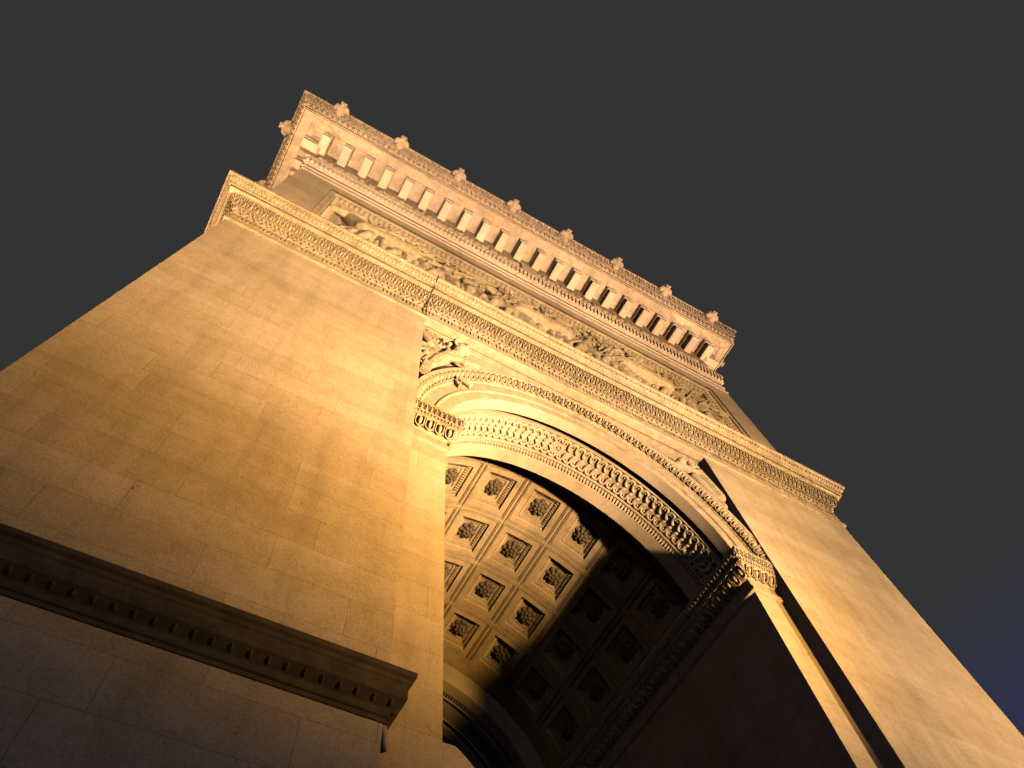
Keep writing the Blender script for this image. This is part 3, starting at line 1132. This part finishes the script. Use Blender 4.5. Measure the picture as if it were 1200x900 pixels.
# ---- string course round the foot of the front piers
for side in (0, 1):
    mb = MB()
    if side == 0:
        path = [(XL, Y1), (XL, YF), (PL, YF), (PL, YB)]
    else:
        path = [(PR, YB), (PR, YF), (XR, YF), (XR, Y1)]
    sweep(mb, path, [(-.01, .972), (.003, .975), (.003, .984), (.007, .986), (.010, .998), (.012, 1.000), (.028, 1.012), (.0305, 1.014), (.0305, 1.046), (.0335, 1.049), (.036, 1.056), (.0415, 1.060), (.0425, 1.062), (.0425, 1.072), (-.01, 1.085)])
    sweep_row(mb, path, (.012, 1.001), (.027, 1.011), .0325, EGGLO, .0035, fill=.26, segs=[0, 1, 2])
    mb.build('string_course', M_SHADE, ARCH)
# scroll leaf under the return of the left string course
c = Clay()
for k in range(5):
    x = PL + .010 + .004 * k
    c.limb((PL + .004 + .004 * k, YF + .010 + .008 * k, .972 - .002 * k), (PL + .010 + .002 * k, YF + .004 + .008 * k, .930 + .008 * k), .0085, .006)
me = c.mesh('scroll_leaf', .002, M_CARVE, smooth=1)
for v in me.vertices:
    v.co += Vector((0, 0, H0))
link('scroll_leaf', me, ARCH)

# ---- the great transverse vault and the rear block
mb = MB()
yc, rm, zs = (Y1 + Y2) / 2, (Y2 - Y1) / 2, 3.26
n = 32
arcs = [(yc - rm * cos(pi * i / n), zs + rm * sin(pi * i / n)) for i in range(n + 1)]
mb.grid([[(x, y, z) for y, z in arcs] for x in (XL, XL + .9, CX, XR - .9, XR)])
for x in (XL, XR):
    tops = []
    for y, z in arcs:
        tops.append((x, y, 5.095))
    mb.grid([[(x, y, z) for y, z in arcs], tops])
    for ya, yb in ((YA + .40, Y1), (Y2, Y3 - .03)):
        pass
mb.build('transverse_vault', M_ASH, ARCH)
mb = MB()
mb.box(XL, JL - .12, Y2, Y3, ZG, 3.26)
mb.box(JR + .12, XR, Y2, Y3, ZG, 3.26)
mb.box(XL, XR, Y2, Y3, 3.258, 5.10)
mb.build('rear_block', M_ASH, ARCH)
mb = MB()
# back of the front block round the passage end
arc = [];  top = []
for i in range(49):
    t = -pi / 2 + pi * i / 48
    arc.append((CX + RI * sin(t), YE, ZC + RI * cos(t)))
    hx, hz = .90, 3.60 - ZC
    k = min(hx / max(abs(sin(t)), 1e-6), hz / max(cos(t), 1e-6))
    top.append((CX + k * sin(t), YE, ZC + k * cos(t)))
mb.grid([arc, top])
mb.box(XL + .02, XR - .02, YE + .002, Y1, 3.25, 3.62)
mb.build('rear_spandrel_wall', M_ASH, ARCH)
# parapet behind the great cornice (attic above, hidden from the foot)
mb = MB()
mb.box(XL + .02, XR - .02, YA + .05, Y3 - .05, ZS + .20, ZS + .55)
mb.build('parapet', M_ASH, ARCH)

# ------------------------------------------------------------------ ground
gm = bpy.data.materials.new('granite_setts')
gm.use_nodes = True
nt = gm.node_tree
bt = nnew(nt, 'ShaderNodeTexBrick')
bt.inputs['Scale'].default_value = 1
bt.inputs['Brick Width'].default_value = .22
bt.inputs['Row Height'].default_value = .14
bt.inputs['Mortar Size'].default_value = .012
bt.inputs['Color1'].default_value = (.16, .155, .15, 1)
bt.inputs['Color2'].default_value = (.24, .23, .22, 1)
bt.inputs['Mortar'].default_value = (.07, .07, .065, 1)
ge = nnew(nt, 'ShaderNodeNewGeometry')
nt.links.new(ge.outputs['Position'], bt.inputs['Vector'])
nt.links.new(bt.outputs['Color'], nt.nodes['Principled BSDF'].inputs['Base Color'])
nt.nodes['Principled BSDF'].inputs['Roughness'].default_value = .7
me = bpy.data.meshes.new('ground')
R_ = 1500
me.from_pydata([(-R_, -R_, -.002), (R_, -R_, -.002), (R_, R_, -.002), (-R_, R_, -.002)], [], [(0, 1, 2, 3)])
me.materials.append(gm)
g = bpy.data.objects.new('ground', me)
col.objects.link(g)
g['kind'] = 'structure'
g['label'] = 'dark paved ground at the foot of the arch'
g['category'] = 'ground'

for o in bpy.data.objects:
    if 'base' in o:
        del o['base']

# ------------------------------------------------------------------ camera (orientation solved from the vanishing points)
Mx = np.array([[0.86866779, 0.42478808, 0.254883], [-0.48923736, 0.81553317, 0.30914993], [-0.07634186, -0.39319936, 0.91631199]])
U_, _, Vt = np.linalg.svd(Mx)
Mx = U_ @ Vt
cam = bpy.data.cameras.new('camera')
cam.sensor_width = 36
cam.lens = 36 * 868.0 / 1200
cam.clip_end = 5000
co = bpy.data.objects.new('camera', cam)
col.objects.link(co)
rot = Matrix([[Mx[i][0], -Mx[i][1], -Mx[i][2]] for i in range(3)])
co.matrix_world = Matrix.Translation((0, 0, H0)) @ rot.to_4x4()
sc.camera = co

# ------------------------------------------------------------------ night sky
w = bpy.data.worlds.new('World')
sc.world = w
w.use_nodes = True
nt = w.node_tree
bg = nt.nodes['Background']
tc = nnew(nt, 'ShaderNodeTexCoord')
sx = nnew(nt, 'ShaderNodeSeparateXYZ')
nt.links.new(tc.outputs['Generated'], sx.inputs[0])
rp = nnew(nt, 'ShaderNodeValToRGB')
cr = rp.color_ramp
cr.elements[0].position = 0.0
cr.elements[0].color = (.030, .030, .10, 1)
cr.elements[1].position = .645
cr.elements[1].color = (.0331, .0331, .0331, 1)
e = cr.elements.new(.53)
e.color = (.029, .029, .068, 1)
nt.links.new(sx.outputs[2], rp.inputs['Fac'])
nt.links.new(rp.outputs['Color'], bg.inputs['Color'])
bg.inputs['Strength'].default_value = 1.0


# ------------------------------------------------------------------ lamps
def spot(name, loc, aim, watts, colour, ang, blend, radius):
    l = bpy.data.lights.new(name, 'SPOT')
    l.energy = watts
    l.color = colour
    l.spot_size = math.radians(ang)
    l.spot_blend = blend
    l.shadow_soft_size = radius
    o = bpy.data.objects.new(name, l)
    col.objects.link(o)
    a, b = Vector(P(*loc)), Vector(P(*aim))
    o.location = a
    o.rotation_euler = (b - a).to_track_quat('-Z', 'Y').to_euler()
    return o


FLO = (2.15, -.40, .95)                  # floodlights on a tall mast in front of the right pier
spot('floodlight', FLO, (.62, 1.0, 2.12), 28000, (1, .50, .11), 70, 1.0, .45)
spot('floodlight', FLO, (.15, 1.0, 4.0), 40000, (1, .52, .11), 100, 1.0, .45)
spot('floodlight', FLO, (-.35, 1.0, 3.3), 60000, (1, .64, .36), 50, 1.0, .45)
spot('floodlight', FLO, (1.25, 1.0, 3.35), 10500, (.84, .90, 1), 50, 1.0, .45)
spot('pier_floodlight', (4.1, -2.4, .3), (2.4, 1.0, 2.65), 84000, (1, .62, .30), 52, 1.0, .45)
for xb in (-.35, .55, 1.45, 2.35):
    spot('attic_floodlight', (xb + .35, -.9, .40), (xb, 1.05, 4.4), 42000, (1, .60, .25), 24, .9, .25)
# a row of narrow beams washes the great cornice from below
for k in range(12):
    xb = -.75 + .355 * k
    spot('cornice_floodlight', (xb + .05, -.8, .40), (xb, .84, 6.0), 62000, (1, .59, .36), 15, .9, .25)
# the long sides are lit by their own floodlights
spot('side_floodlight', (-2.6, 2.2, -.1), (-.6, 2.2, 5.0), 130000, (1, .56, .24), 70, 1.0, .25)
spot('side_floodlight', (5.0, 2.2, -.1), (3.0, 2.2, 5.0), 130000, (1, .56, .24), 70, 1.0, .25)


def lamp(loc, watts, colour, radius):
    l = bpy.data.lights.new('fill_light', 'POINT')
    l.energy = watts
    l.color = colour
    l.shadow_soft_size = radius
    o = bpy.data.objects.new('fill_light', l)
    col.objects.link(o)
    o.location = loc


for loc in ((-34, -40, 7), (8, -52, 7), (46, -34, 7)):  # unseen point lamps added in front as fill, to lift the dark areas
    lamp(loc, 4200, (1, .90, .82), 2.5)
lamp((8, 110, 7), 9000, (.85, .88, 1), 2.5)  # one more added fill lamp, beyond the rear end

# ------------------------------------------------------------------ view
sc.view_settings.view_transform = 'Standard'
sc.view_settings.look = 'None'
sc.view_settings.exposure = 0
sc.view_settings.gamma = 1
sc.cycles.max_bounces = 5
sc.cycles.diffuse_bounces = 0
